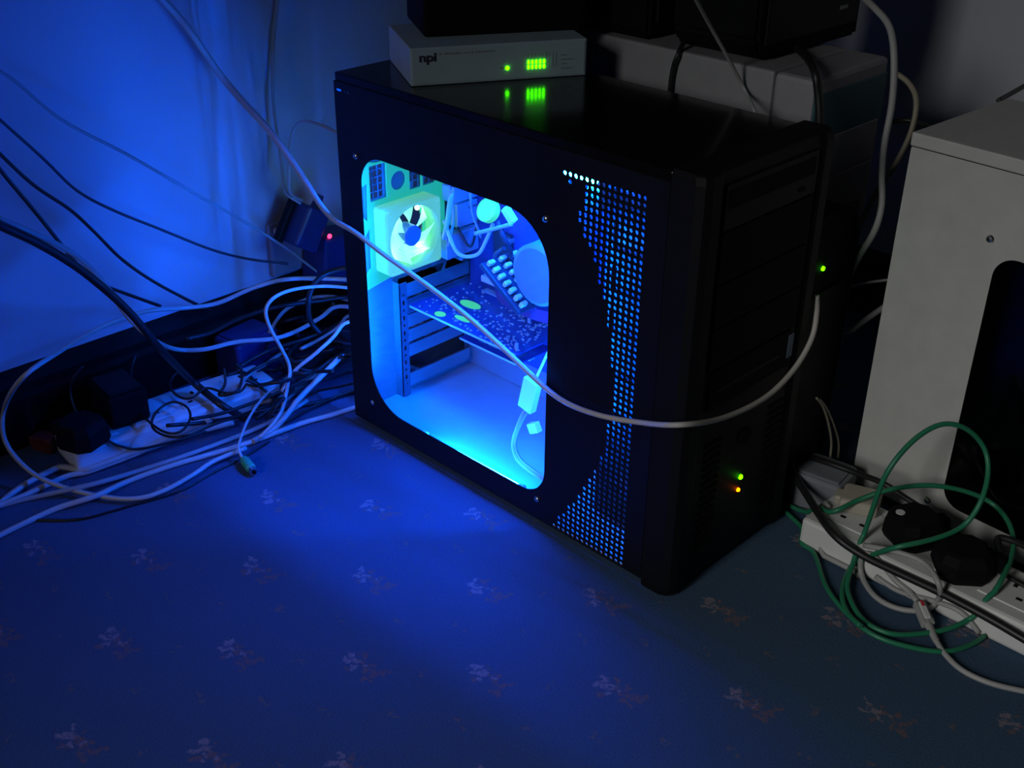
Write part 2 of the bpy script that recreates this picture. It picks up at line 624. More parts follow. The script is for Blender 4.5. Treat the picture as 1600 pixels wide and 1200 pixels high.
for i, j in ((-1, 1), (1, 1), (1, -1), (-1, -1)):
    T('fan_light', lathe([(.0004, -.0028), (.0022, -.0018), (.0027, 0), (.0022, .0018), (.0004, .0028)], 10, M=Matrix.Translation((.0085, fan_c[0] + i * .0235, fan_c[1] + j * .0235))), ledw, fan)
brk = [[(.013, .168), (.060, .176), (.150, .178), (.150, .290), (.136, .318), (.094, .322), (.050, .320), (.024, .326), (.014, .310)],
       [(.022, .232), (.034, .246), (.034, .196), (.023, .190)][::-1],
       [(.024, .262), (.032, .254), (.034, .300), (.024, .296)][::-1],
       circ(fan_c[0], fan_c[1], .036, 24),
       rrect(.037, .276, .062, .318, .001, 1),
       circ(.0795, .292, .0115, 16),
       rrect(.096, .276, .114, .316, .001, 1),
       rrect(.1165, .276, .1365, .308, .001, 1)]
T('fan_bracket', plate(brk, .0025, lambda a, b, t: (.0042 + t, a, b)), uvg)

# cold cathode tubes; deep, front and rear ones added to light carpet and wall
for nm, P, Q, m in (('bottom', (.120, .0095, .0280), (.274, .0095, .0300), tubeb), ('top', (.075, .026, .3886), (.354, .026, .3886), tubet), ('deep', (.155, .055, .3753), (.325, .055, .3753), tubed), ('front', (.333, .020, .10), (.333, .020, .335), tubef), ('rear', (.0125, .0140, .055), (.0125, .0140, .33), tuber)):
    t = T('cathode_or_added_tube', cyl(P, Q, .0021, 10), m)
    for e, s in ((P, -1), (Q, 1)):
        a_ = (Vector(Q) - Vector(P)).normalized() * s
        T('tube_cap', cyl(Vector(e) - a_ * .002, Vector(e) + a_ * .006, .0042, 12, bev=.001), white, t)

T('inverter_box', bx((.3365, .027, .3612), (.3520, .042, .3825), .001), white)
# motherboard on its tray
T('board_tray', bx((.004, .190, .0135), (.300, .1915, .417)), steel)
mb = T('motherboard', bx((.014, .1835, .055), (.255, .1855, .352)), pcb)
for k in range(5):
    z = .068 + k * .0203
    T('expansion_slot', bx((.045, .172, z), (.130, .1835, z + .008), .0008), tin if k % 2 else white, mb)
rnd = random.Random(3)
caps = bmesh.new()
for k in range(46):
    x, z = rnd.uniform(.02, .25), rnd.uniform(.165, .345)
    if .135 < x < .235 and .18 < z < .275:
        continue
    r = rnd.choice((.0028, .004, .005))
    cyl((x, .1835, z), (x, .1835 - rnd.uniform(.008, .016), z), r, 10, bm=caps)
o = T('capacitor_bank', caps, steel, mb)
o['kind'] = 'stuff'
for x, z, w, h in ((.06, .19, .03, .03), (.10, .30, .02, .012), (.19, .33, .045, .01), (.05, .25, .012, .05)):
    T('chip', bx((x, .179, z), (x + w, .1835, z + h), .0006), chip, mb)
for k in range(3):
    T('memory_module', bx((.238 + .008 * k, .150, .20), (.2405 + .008 * k, .1835, .335), .0005), pcb, mb)
io = bx((.012, .13, .185), (.03, .1835, .215), .001)
bx((.012, .15, .22), (.028, .1835, .25), .001, bm=io)
bx((.012, .14, .255), (.033, .1835, .275), .001, bm=io)
T('port_block', io, tin, mb)
# processor cooler with rows of pins
ck = T('processor_cooler', bx((-.036, -.045, -.006), (.036, .045, 0), .001, M=Matrix.Translation((.180, .116, .216)) @ Matrix.Rotation(math.radians(34), 4, 'Y')), chip)
Mc = Matrix.Translation((.180, .116, .216)) @ Matrix.Rotation(math.radians(34), 4, 'Y')
for i in range(7):
    for j in range(5):
        a, b = -.030 + i * .010, -.036 + j * .018
        T('pin', bx((a - .0026, b - .0048, 0), (a + .0026, b + .0048, .007), .0012, M=Mc, seg=1), white, ck)
drum = lathe([(.030, -.02), (.034, -.018), (.034, .018), (.030, .02)], 28, M=Matrix.Translation((.238, .085, .250)) @ Matrix.Rotation(math.radians(28), 4, 'Y') @ Matrix.Rotation(math.radians(90), 4, 'X'))
T('fan_duct', drum, steel, smooth=False)
# graphics card, solder side up
gc = T('graphics_card', bx((.014, .080, .1345), (.197, .181, .1363)), pcb)
T('card_bracket', bx((.0085, .075, .118), (.0098, .186, .137)), tin, gc)
rim = bx((.016, .0795, .1342), (.196, .0803, .1368))
T('card_edge', rim, tin, gc)
for cx, cy, rx, ry in ((.066, .134, .017, .008), (.060, .090, .008, .006), (.088, .100, .013, .0045)):
    pts = [(cx + rx * math.cos(a) * (1 if abs(math.cos(a)) < .8 else .97), cy + ry * math.sin(a)) for a in [2 * math.pi * i / 20 for i in range(20)]]
    T('label', plate([pts], .0006, lambda a, b, t: (a, b, .1367 + t)), uvl, gc)
dots = bmesh.new()
for k in range(330):
    x, y = rnd.uniform(.022, .192), rnd.uniform(.083, .178)
    if x < .11 and (((x - .066) / .02) ** 2 + ((y - .134) / .011) ** 2 < 1 or ((x - .06) / .011) ** 2 + ((y - .09) / .009) ** 2 < 1 or ((x - .088) / .016) ** 2 + ((y - .1) / .007) ** 2 < 1 or rnd.random() < .55):
        continue
    a, b = rnd.choice(((.0008, .0008), (.0016, .0009), (.0008, .0016)))
    bx((x - a, y - b, .1363), (x + a, y + b, .1363 + rnd.uniform(.0006, .0016)), bm=dots)
o = T('solder_points', dots, tin, gc)
o['kind'] = 'stuff'
for k in range(4):
    T('chip', bx((.128 + k * .017, .088, .126), (.140 + k * .017, .104, .1345)), chip, gc)
for x, y, h in ((.150, .150, .014), (.190, .088, .010), (.172, .176, .012)):
    T('header_pin', bx((x - .0015, y - .0015, .1363), (x + .0015, y + .0015, .1363 + h), .0004), tin, gc)
# second, smaller card low down and ribbon cable
c2 = T('sound_card', bx((.060, .120, .0935), (.160, .181, .0950)), pcb)
T('card_edge', bx((.062, .1195, .0930), (.158, .1203, .0955)), tin, c2)
rb = bmesh.new()
path = smoothpath([at(772, 462, 1, .150), at(800, 480, 1, .125), at(830, 492, 1, .10), at(862, 500, 1, .085)], 6)
prev = None
for p in path:
    cur = [rb.verts.new(p + Vector((0, 0, .009))), rb.verts.new(p + Vector((.004, .002, -.006)))]
    if prev:
        rb.faces.new((prev[0], prev[1], cur[1], cur[0]))
    prev = cur
bmesh.ops.solidify(rb, geom=rb.faces[:], thickness=.001)
T('ribbon_cable', rb, ribbon)
# power supply under the roof, drive cage in front
psu = T('power_supply', bx((.004, .034, .336), (.145, .186, .416), .002), steeld)
T('drive_cage', bx((.345, .052, .020), (.3465, .180, .3)), steel)
cg = plate([rrect(.345, .016, .447, .414, .002, 2)] + [rrect(.352, z, .438, z + .020, .002, 2) for z in (.055, .098, .141, .184)] + [rrect(.352, z, .438, z + .026, .002, 2) for z in (.232, .276, .320, .364)], .0012, lambda a, b, t: (a, .050 + t, b))
T('cage_side', cg, cagem)
for z in (.052, .095, .138, .181):
    d = T('hard_drive', bx((.348, .054, z), (.446, .160, z + .026), .001), cagem if z in (.095, .181) else steeld)
for z in (.226, .270, .314, .358):
    d = T('optical_drive', bx((.348, .054, z), (.446, .175, z + .040), .001), steeld if z > .3 else cagem)
# loose looms inside
mlx = T('power_connector', bx((-.010, -.005, -.020), (.010, .005, .020), .001, M=Matrix.Translation(at(828, 616, 1, .05)) @ Matrix.Rotation(.22, 4, 'Y')), uvw)
p0 = at(838, 590, 1, .05)
T('loom', tube([p0, at(845, 575, 1, .055), at(858, 548, 1, .06), at(872, 530, 1, .06)], .0016), uvw)
for dx in (0, 4, 9):
    T('loom', tube([at(822 + dx, 636, 1, .05), at(812 + dx * .6, 655, 1, .045), at(801 + dx * .5, 690, 1, .04), at(806 + dx * .7, 715, 1, .03), at(822 + dx, 732, 1, .025), at(846 + dx, 748, 1, .02), at(868 + dx, 760, 1, .018)], .0015), mat('loom_wire', (.25, .3, .35), .5) if dx else gcab)
T('small_connector', bx((-.007, -.004, -.006), (.007, .004, .006), .001, M=Matrix.Translation(at(835, 668, 1, .05)) @ Matrix.Rotation(-.5, 4, 'Y')), uvw)
T('buzzer', lathe([(.012, -.006), (.0135, -.004), (.0135, .004), (.010, .006)], 20, M=Matrix.Translation(at(763, 329, 1, .10)) @ Matrix.Rotation(math.radians(60), 4, 'X')), uvl)
T('power_connector', bx((-.009, -.004, -.004), (.009, .004, .004), .001, M=Matrix.Translation(at(796, 336, 1, .06)) @ Matrix.Rotation(.75, 4, 'Y')), uvw)
lm = [[(700, 385, .10), (708, 345, .11), (706, 310, .12), (700, 280, .12)], [(694, 345, .10), (715, 395, .09), (745, 398, .10), (760, 375, .11), (770, 350, .11)],
      [(778, 345, .09), (788, 372, .09), (798, 395, .10), (793, 412, .11), (778, 414, .11), (775, 398, .11), (788, 388, .11)], [(735, 300, .10), (738, 330, .12), (752, 372, .14)],
      [(742, 365, .08), (770, 358, .085), (800, 350, .09)], [(705, 300, .08), (700, 340, .09), (694, 372, .10)], [(715, 355, .15), (735, 385, .15), (748, 340, .15)], [(690, 430, .15), (700, 400, .16), (722, 405, .16)]]
for i, P in enumerate(lm):
    T('loom', tube([at(a, b, 1, c) for a, b, c in P], .0017 + .0006 * (i % 3)), (gcab, wcab, ncab, uvw)[i % 4 if i % 4 != 3 else 0])

# front bezel
fb = bmesh.new()
prof = [(.4510, 0.0), (.4515, -.001), (.476, -.001), (.484, .002), (.488, .008), (.488, .020), (.4845, .026), (.4845, .173), (.488, .179), (.488, .191), (.484, .197), (.476, .200), (.4515, .200), (.4510, .199)]
zs = [(0.0, .012), (.004, .004), (.012, .0), (.10, 0), (.425, 0), (.432, .002), (.4335, .006)]
rings = [[fb.verts.new((.451 + (x - .451) * (1 - ins / .037 * .6), y + (ins * .3 if y < .1 else -ins * .3), z)) for x, y in prof] for z, ins in zs]
for A, B in zip(rings, rings[1:]):
    for j in range(len(prof)):
        fb.faces.new((A[j], A[(j + 1) % len(prof)], B[(j + 1) % len(prof)], B[j]))
fb.faces.new(rings[0][::-1])
fb.faces.new(rings[-1])
bez = T('front_bezel', fb, blackp)
T('bezel_highlight_strip', bx((.4525, -.0020, .4255), (.4740, -.0008, .4285), .0005), blackp, bez)  # thin strip added to carry the highlight along the bezel's top edge
od = T('disc_drive', bx((.484, .0285, .3795), (.4868, .1705, .4205), .0008), blackp)
T('tray', bx((.4862, .034, .3985), (.4876, .165, .4145), .0005), blackm, od)
T('eject_button', bx((.4862, .143, .3865), (.4885, .152, .3895), .0008), blackm, od)
for z in (.3305, .2875, .2445):
    T('bay_cover', bx((.484, .0285, z), (.4868, .1705, z + .0475 if z > .32 else z + .0415), .001), blackm)
fl = T('floppy_cover', bx((.484, .034, .2020), (.4870, .1655, .2420), .001), blackm)
T('floppy_slot', bx((.4865, .045, .218), (.4875, .145, .222), .0004), blackp, fl)
T('sticker', bx((.4869, .1600, .2120), (.4875, .1690, .2370), .0002), stick)
T('power_button', lathe([(.0095, 0), (.0095, .002), (.008, .003)], 24, M=Matrix.Translation((.4845, .105, .146)) @ Matrix.Rotation(math.radians(90), 4, 'Y')), blackm)
T('led', lathe([(.0026, 0), (.0026, .002), (.0012, .003)], 12, M=Matrix.Translation((.4840, .1068, .0970)) @ Matrix.Rotation(math.radians(90), 4, 'Y')), ledg)['label'] = 'green power light'
T('led', lathe([(.0021, 0), (.0021, .002), (.001, .003)], 12, M=Matrix.Translation((.4840, .1050, .0825)) @ Matrix.Rotation(math.radians(90), 4, 'Y')), ledo)['label'] = 'orange disk activity light'
slat = None
for yc in (.052, .158):
    for k in range(15):
        bm = bx((.4838, yc - .013, .040 + k * .0085), (.4862, yc + .013, .0440 + k * .0085), .0008, seg=1)
        T('vent_slat', bm, blackm)

# ------------------------------------------------------------------ network hub on the tower
hl = Vector((.104, .019, .4300))
hang = math.atan2(.163, .091)
hl.z += .0004
hub = thing('network_hub', 'pale grey network hub with green lights on top of the black tower', 'hub', hl, (0, 0, hang))


def local(name, bm, m, parent, smooth=False):
    """build in the local frame of parent (an Empty)"""
    o = obj(name, bm, m, None, smooth)
    o.parent = parent
    return o


def lsub(name, bm, m, part):
    o = obj(name, bm, m, None)
    o.parent = part
    return o


hb = local('shell', bx((0, 0, 0), (.187, .112, .038), .0012), hubm, hub)
FR = Matrix.Rotation(math.radians(90), 4, 'X')
fp = local('front_panel', bx((.002, -.0006, .002), (.185, .0005, .036), .0004), hubm, hub)
text('logo', 'npi', .0125, Matrix.Translation((.0085, -.0009, .0245)) @ FR @ Matrix.Scale(1.2, 4, (1, 0, 0)), ink, None, .0004, .00035).parent = hub
pm = bmesh.new()
rr = random.Random(5)
x = .0255
while x < .088:
    w = rr.uniform(.0012, .0026)
    bx((x, -.0008, .0302), (x + w, -.0005, .0302 + rr.uniform(.0012, .002)), bm=pm)
    x += w + rr.choice((.0006, .0006, .0022))
o = local('panel_print', pm, inkf, hub)
o['kind'] = 'stuff'
pm = bmesh.new()
for k in range(9):
    bx((.1230 + k * .0038, -.0008, .0225 - (.0005 if k < 7 else .012)), (.1236 + k * .0038, -.0005, .0262), bm=pm)
for k in range(4):
    bx((.159, -.0008, .0085 + k * .0045), (.159 + rr.uniform(.006, .015), -.0005, .0096 + k * .0045), bm=pm)
bx((.093, -.0008, .0125), (.098, -.0005, .0138), bm=pm)
o = local('panel_print', pm, inkf, hub)
o['kind'] = 'stuff'
for k in range(5):
    for j in range(2):
        local('led', bx((.1225 + k * .0042, -.0018, .0103 + j * .0050), (.1247 + k * .0042, -.0004, .0146 + j * .0050), .0008), ledg, hub)
local('led', cyl((.1010, -.0018, .0128), (.1010, -.0002, .0128), .0021, 12, bev=.0006), ledg, hub)

# black box standing on the hub
bbx = tag(obj('electronics_box', bx((0, 0, 0), (.175, .100, .13), .004), blackm), 'plain black electronics box on top of the network hub', 'electronics')
bbx.location = (.079, .060, .4682)
bbx.rotation_euler = (0, 0, math.atan2(.143, .085))

# ------------------------------------------------------------------ neighbouring beige tower and what stands on it
nb = thing('computer_tower', 'grey beige computer tower with a teal band behind the black tower', 'computer', (.20, .32, 0))
NX, NY0, NY1, NZ = .427, .252, .392, .4555
obj('case_body', bx((-.03, NY0, .012), (.379, NY1, NZ), .003), greyb, nb)
nf = obj('front_bezel', bx((.3800, NY0 - .001, .010), (NX, NY1 + .001, NZ), .005), greyb, nb)
obj('teal_band', bx((NX - .001, NY0 + .001, .392), (NX + .0015, NY1 - .001, .440), .001), teal, nb)
for k in range(4):
    z = .352 - k * .045
    obj('bay_cover', bx((NX - .001, NY0 + .008, z), (NX + .002, NY1 - .008, z + .041), .001), greyb, nb)
obj('button', cyl((NX, NY1 - .02, .30), (NX + .005, NY1 - .02, .30), .005, 12), greyb, nb)
for fx in (0, .38):
    for fy in (NY0 + .02, NY1 - .02):
        obj('foot', cyl((fx, fy, 0), (fx, fy, .013), .012, 12), blackm, nb)


def black_unit(label, lo, hi, cut, grid=False):
    t = thing('speaker', label, 'speaker', ((lo[0] + hi[0]) / 2, (lo[1] + hi[1]) / 2, lo[2]))
    bm = bmesh.new()
    prof = [(lo[1], lo[2] + cut), (lo[1] + cut * .35, lo[2] + cut * .3), (lo[1] + cut, lo[2]), (hi[1], lo[2]), (hi[1], hi[2]), (lo[1], hi[2])]
    a = [bm.verts.new((lo[0], y, z)) for y, z in prof]
    b = [bm.verts.new((hi[0], y, z)) for y, z in prof]
    for j in range(len(prof)):
        bm.faces.new((a[j], a[(j + 1) % len(prof)], b[(j + 1) % len(prof)], b[j]))
    bm.faces.new(a[::-1])
    bm.faces.new(b)
    bmesh.ops.bevel(bm, geom=bm.edges[:], offset=.004, segments=2, affect='EDGES')
    obj('cabinet', bm, blackm, t)
    obj('front_grille', bx((hi[0] - .001, lo[1] + .012, lo[2] + .016), (hi[0] + .003, hi[1] - .010, hi[2] - .01), .002), blackp, t)
    return t


s1 = black_unit('larger black speaker with a tiny silver badge on the grey beige tower', (.245, .258, .456), (.352, .455, .68), .022)
obj('badge', bx((.3550, .405, .490), (.3558, .420, .494), .0002), steel, s1)
s2 = black_unit('smaller black speaker on the grey beige tower, next to the network hub', (.10, .262, .456), (.212, .415, .66), .006)

# dark speaker with a green light on the floor between the towers
fs = thing('speaker', 'rounded black floor speaker with a green light between black and beige towers', 'speaker', (.466, .265, 0))
bm = plate([rrect(.212, .002, .302, .335, (.006, .006, .035, .010), 8)], .036, lambda a, b, t: (.450 + t, a, b))
bmesh.ops.bevel(bm, geom=[e for e in bm.edges if len(e.link_faces) == 2 and e.calc_face_angle(0) > 1.2], offset=.003, segments=2, affect='EDGES')
obj('cabinet', bm, blackm, fs)
obj('front_grille', plate([rrect(.218, .02, .297, .25, .012, 4)], .003, lambda a, b, t: (.469 + t, a, b)), blackp, fs)
gp = at(1287, 420, 0, .469)
obj('led', lathe([(.0024, 0), (.0024, .0016), (.001, .0024)], 12, M=Matrix.Translation((.4675, gp[1], gp[2])) @ Matrix.Rotation(math.radians(90), 4, 'Y')), ledg, fs)

# ------------------------------------------------------------------ beige windowed case on the right
BH = .411
bc = thing('computer_tower', 'beige computer case with a smoked side window beside a white power strip', 'computer', (.505, .3085, 0), (0, 0, math.radians(-3.7)))
BL = .46
pan = plate([rrect(0.002, .010, BL, BH - .014, .002, 2), rrect(.108, .034, .40, .318, (.022, .03, .03, .022), 8)], .0014, lambda a, b, t: (a, t - .0002, b))
sdp = local('side_panel', pan, beige, bc)
local('top_panel', bx((0, -.0008, BH - .0135), (BL, .185, BH), .0015), beige, bc)
local('window_pane', plate([rrect(.104, .03, .404, .322, (.025, .033, .033, .025), 6)], .002, lambda a, b, t: (a, .003 + t, b)), smoke, bc)
inn = bx((0.002, .172, .012), (BL, .174, BH - .014))
bx((0.001, .001, .010), (.003, .185, BH - .0135), bm=inn)
bx((BL - .002, .001, .010), (BL, .185, BH - .0135), bm=inn)
bx((0.001, .001, .008), (BL, .185, .011), bm=inn)
bx((0.001, .183, .008), (BL, .185, BH - .0135), bm=inn)
local('chassis', inn, steeld, bc)
local('front_bezel', bx((BL, -.002, .004), (BL + .04, .187, BH + .002), .006), beige, bc)
local('circuit_card', bx((.08, .06, .165), (.30, .17, .167)), pcb, bc)
local('drive_box', bx((.24, .03, .03), (.40, .13, .09), .001), steel, bc)
cs = at(1545, 368, 1, .30)
for sx, sz in ((.099, .331), (.094, .030), (.41, .331)):
    M = Matrix.Translation((sx, -.0009, sz)) @ Matrix.Rotation(math.radians(90), 4, 'X')
    lsub('screw', lathe([(.0042, 0), (.0042, .001), (.003, .0026), (.001, .003)], 14, M=M), chrome, sdp)
for fx in (.03, .42):
    for fy in (.03, .155):
        local('foot', cyl((fx, fy, 0), (fx, fy, .0095), .012, 12), blackm, bc)

# ------------------------------------------------------------------ power strips and plugs


def power_strip(label, loc, rot, n, ln, wd, h, group=None):
    t = thing('power_strip', label, 'power strip', loc, rot)
    local('body', bx((0, 0, 0), (ln, wd, h), .004), white, t)
    for k in range(n):
        cx = ln * (k + .5) / n
        s = local('socket', bx((cx - .024, wd / 2 - .022, h - .001), (cx + .024, wd / 2 + .022, h + .0012), .0008), white, t)
        hb_ = bx((cx - .0020, wd / 2 + .007, h + .0008), (cx + .0020, wd / 2 + .014, h + .0016))
        for q in (-1, 1):
            bx((cx + q * .011 - .003, wd / 2 - .010, h + .0008), (cx + q * .011 + .003, wd / 2 - .0065, h + .0016), bm=hb_)
        lsub('pin_hole', hb_, blackm, s)
    return t


psr = power_strip('long white power strip with two black plugs in front of beige case', (.524, .172, 0), (0, 0, 0), 4, .33, .078, .034)
local('indicator', cyl((.278, .018, .0335), (.278, .018, .0355), .0026, 10), redp, psr)
psl = power_strip('white power strip by the skirting board, half buried in cables', (-.122, -.302, 0), (0, 0, math.radians(84)), 4, .262, .068, .032)


def plug(label, loc, rz, fuse=None, m=blackm, sc=1.0, name='mains_plug'):
    t = thing(name, label, 'plug', loc, (0, 0, rz))
    P = [(-.026, -.018), (-.012, -.027), (.016, -.027), (.027, -.014), (.027, .012), (.014, .025), (-.014, .025), (-.026, .014)]
    bm = bmesh.new()
    lv = [(0, .90), (.006, 1.0), (.020, .97), (.028, .82), (.030, .70)]
    rg = [[bm.verts.new((x * s * sc, y * s * sc, z * sc)) for x, y in P] for z, s in lv]
    for A, B in zip(rg, rg[1:]):
        for j in range(8):
            bm.faces.new((A[j], A[(j + 1) % 8], B[(j + 1) % 8], B[j]))
    bm.faces.new(rg[0][::-1])
    bm.faces.new(rg[-1])
    local('body', bm, m, t)
    local('cord_grip', bx((.016 * sc, -.008 * sc, .004), (.040 * sc, .008 * sc, .020 * sc), .003), m, t)
    if fuse:
        local('fuse_label', cyl((fuse[0], fuse[1], .0298), (fuse[0], fuse[1], .0308), .0046, 14), white, t)
    return t


zt = .0354
p1 = at(1427, 822, 2, .05)
plug('black mains plug with a round white dot on the white power strip', (p1[0], p1[1], zt), math.radians(62), (-.014, .006))
p2 = at(1504, 872, 2, .05)
plug('plain black mains plug without a dot, in the power strip before the beige case', (p2[0], p2[1], zt), math.radians(40))
aw = thing('power_adapter', 'white box-shaped plug adapter at the end of the right power strip', 'adapter', (*at(1287, 752, 2, .03)[:2], 0), (0, 0, math.radians(8)))
local('body', bx((-.028, -.026, .0), (.028, .026, .046), .005, seg=3), greyw, aw)
local('lid', bx((-.024, -.022, .0455), (.024, .022, .048), .002), greyw, aw)
cp = thing('mains_plug', 'cream mains plug between the white adapter and the dotted black plug', 'plug', (*at(1345, 780, 2, .045)[:2], zt), (0, 0, math.radians(20)))
local('body', bx((-.020, -.019, 0), (.020, .019, .016), .005, seg=3), cream, cp)
local('grip', bx((-.026, -.009, .002), (-.018, .009, .012), .002), cream, cp)

# left strip plugs and adapters
q = at(126, 672, 2, .05)
plug('black mains plug at the far left end of the cable-strewn power strip', (q[0], q[1], .0334), math.radians(200))
ad = thing('power_adapter', 'bulky black power adapter plugged into the left power strip', 'adapter', (-.160, -.222, .0334), (0, 0, math.radians(84)))
local('body', bx((-.024, -.030, 0), (.024, .034, .042), .005, seg=3), blackm, ad)
local('lid', bx((-.020, -.026, .0415), (.020, .030, .0445), .002), blackp, ad)
rc = thing('connector', 'dark red connector lying beside the left end of the strip', 'connector', (*at(72, 690, 2, .01)[:2], 0), (0, 0, .4))
local('body', bx((-.014, -.010, 0), (.014, .010, .020), .003), redp, rc)
local('collar', bx((-.020, -.007, .003), (-.013, .007, .016), .002), redp, rc)
ba = thing('power_adapter', 'dark blue adapter box against the dark skirting board', 'adapter', (-.195, -.022, 0), (0, 0, math.radians(8)))
local('body', bx((-.024, -.036, 0), (.024, .036, .062), .006, seg=3), bluep, ba)
local('lid', bx((-.019, -.030, .0615), (.019, .030, .064), .002), bluep, ba)

# wall socket with the red-lit adapter beside the case's back
ws = thing('wall_socket', 'grey wall socket plate low on the blue-lit wall', 'socket', (XW + .0005, .107, .120))
obj('face_plate', bx((XW + .0005, .055, .100), (XW + .010, .150, .175), .003), greyb, ws)
obj('switch', bx((XW + .0095, .062, .160), (XW + .013, .074, .170), .001), white, ws)
ra = thing('power_adapter', 'blue plastic adapter with a small red light in the wall socket', 'adapter', (XW + .011, .138, .118), (math.radians(-8), 0, 0))
local('body', bx((0, -.036, -.035), (.052, .045, .035), .005, seg=3), bluep, ra)
rp = at(517, 370, 0, XW + .066)
o = obj('led', lathe([(.0032, 0), (.0032, .0015), (.0015, .0025)], 12, M=Matrix.Translation((XW + .0625, rp[1], rp[2])) @ Matrix.Rotation(math.radians(90), 4, 'Y')), ledr, ra)
k1 = at(478, 352, 0, XW + .05)
cn = thing('connector', 'tilted blue cable connector block on the wall above the adapter', 'connector', k1, (math.radians(-32), 0, 0))
local('hood', bx((-.018, -.019, -.030), (.018, .019, .026), .004), bluep, cn)
local('back_shell', bx((-.022, -.026, -.034), (-.010, -.016, .026), .002), blackp, cn)
local('strain_relief', cyl((0, .004, .024), (0, .004, .044), .0075, 12, r2=.005), bluep, cn)

# ------------------------------------------------------------------ cables
OBST += [(wmat(psr), (0, 0, 0), (.34, .078, .0355)), (wmat(psl), (0, 0, 0), (.262, .068, .0335))]
Z = lambda L: [at(a, b, 2, c) for a, b, c in L]
WL = lambda L: [at(a, b, 0, c) for a, b, c in L]

# the long pale cable slung across the window
P = [at(1276, 462, 1, .2035), at(1276, 490, 1, .2035), at(1268, 530, 0, .493), at(1240, 578, 0, .4955), at(1195, 622, 0, .497), at(1130, 653, 0, .498), at(1062, 664, 0, .4965), at(1000, 660, 1, -.008), at(930, 647, 1, -.009),
     at(868, 619, 1, -.009), at(800, 557, 1, -.010), at(735, 498, 1, -.012), at(660, 440, 1, -.014), at(600, 398, 1, -.016), at(555, 363, 1, -.018), at(512, 335, 1, -.006), at(470, 272, 1, .003), at(430, 215, 1, .006), at(385, 165, 1, .006), at(345, 118, 1, .0), at(305, 60, 0, -.215), at(275, 22, 0, -.222), at(240, -14, 0, -.222), at(190, -60, 0, -.222)]
cable('long pale cable slung across the glowing window and the front of the tower', P, .0027, pcab, grow=lambda t: 1 + .55 * max(0, min(1, (t - .58) / .12)))
# cables down the wall at the left
cable('thin pale grey cable crossing the blue wall above all dark ones', WL([(-30, 92, -.12), (30, 132, -.13), (100, 190, -.15), (200, 242, -.17), (300, 300, -.18), (380, 345, -.19), (440, 383, -.2), (470, 405, -.2), (505, 432, -.2)]), .0017, gcab)
cable('thin dark cable sagging over the blue wall to the skirting corner', WL([(-30, 160, -.14), (20, 205, -.16), (70, 250, -.17), (120, 298, -.19), (180, 330, -.2), (250, 358, -.21), (330, 390, -.215), (390, 405, -.218), (450, 412, -.2)]), .0017, ncab)
cable('black cable running down the wall to the top of the skirting board', WL([(-30, 210, -.14), (20, 260, -.16), (60, 295, -.17), (110, 328, -.19), (150, 365, -.20), (190, 405, -.205), (240, 440, -.21), (300, 472, -.22), (330, 486, -.222)]), .002, bcab)
cable('steep black cable at the far left that joins the thick black cable', WL([(-30, 220, -.10), (0, 265, -.11), (50, 325, -.12), (90, 375, -.12), (120, 412, -.12), (150, 440, -.13), (200, 460, -.18), (250, 478, -.215)]), .0021, bcab)
cable('thick black cable coming in from the left edge down into the tangle', [at(-40, 330, 0, .0), at(0, 352, 0, -.02), at(60, 380, 0, -.04), at(130, 424, 0, -.06), at(200, 485, 0, -.07), at(250, 545, 0, -.08), at(300, 595, 2, .055), at(345, 632, 2, .040), at(385, 655, 2, .012)], .0045, bcab)
cable('cream cable following the thick black cable and turning towards the tower', [at(-40, 318, 0, -.02), at(0, 342, 0, -.03), at(60, 368, 0, -.05), at(120, 400, 0, -.07), at(165, 445, 0, -.08), at(200, 495, 0, -.09), at(240, 531, 0, -.10), at(275, 546, 2, .075), at(320, 546, 2, .07), at(370, 534, 2, .07), at(430, 529, 2, .07), at(470, 514, 2, .07), at(502, 496, 2, .075), at(540, 478, 2, .08)], .0029, wcab)
cable('pale cable looping out along the skirting, round the left edge and over the carpet', [at(562, 440, 0, -.09), at(520, 436, 0, -.12), at(450, 436, 0, -.15), at(395, 450, 0, -.18), at(340, 474, 0, -.205), at(290, 481, 0, -.21), at(230, 486, 0, -.20), at(160, 510, 0, -.18), at(95, 548, 0, -.15), at(35, 590, 0, -.11), at(6, 640, 2, .06), at(8, 690, 2, .040), at(45, 735, 2, .022), at(95, 760, 2, .010), at(160, 776, 2, .006), at(215, 779, 2, .006), at(260, 765, 2, .006), at(305, 740, 2, .006), at(335, 720, 2, .008), at(385, 700, 2, .010)], .0028, wcab)
cable('thin pale cable in an S curve hanging from the tower to the floor bundle', [at(562, 452, 0, -.06), at(510, 447, 0, -.08), at(460, 452, 0, -.09), at(428, 465, 0, -.09), at(415, 485, 0, -.09), at(422, 512, 0, -.085), at(440, 545, 0, -.08), at(453, 575, 2, .055), at(449, 605, 2, .045), at(441, 640, 2, .034), at(425, 664, 2, .026), at(405, 684, 2, .016)], .0022, wcab)
cable('thin pale cable ending in the green plug on the carpet', [at(470, 575, 2, .02), at(432, 602, 2, .03), at(408, 625, 2, .035), at(388, 655, 2, .030), at(375, 688, 2, .022), at(373, 703, 2, .016), at(379, 716, 2, .0095)], .0017, wcab)
a, b = at(379, 715, 2, .0078), at(405, 748, 2, .0062)
gp_ = thing('connector', 'green round keyboard plug lying on the blue-lit carpet', 'connector', ((a + b) / 2).xy.to_3d())
d = (b - a).normalized()
obj('grip', lathe([(.0025, 0), (.0042, .003), (.0058, .008), (.0060, .024), (.0050, .027)], 14, M=Matrix.Translation(a) @ d.to_track_quat('Z', 'Y').to_matrix().to_4x4()), ps2, gp_, True)
obj('metal_ring', cyl(a + d * .026, a + d * .034, .0043, 14), chrome, gp_)
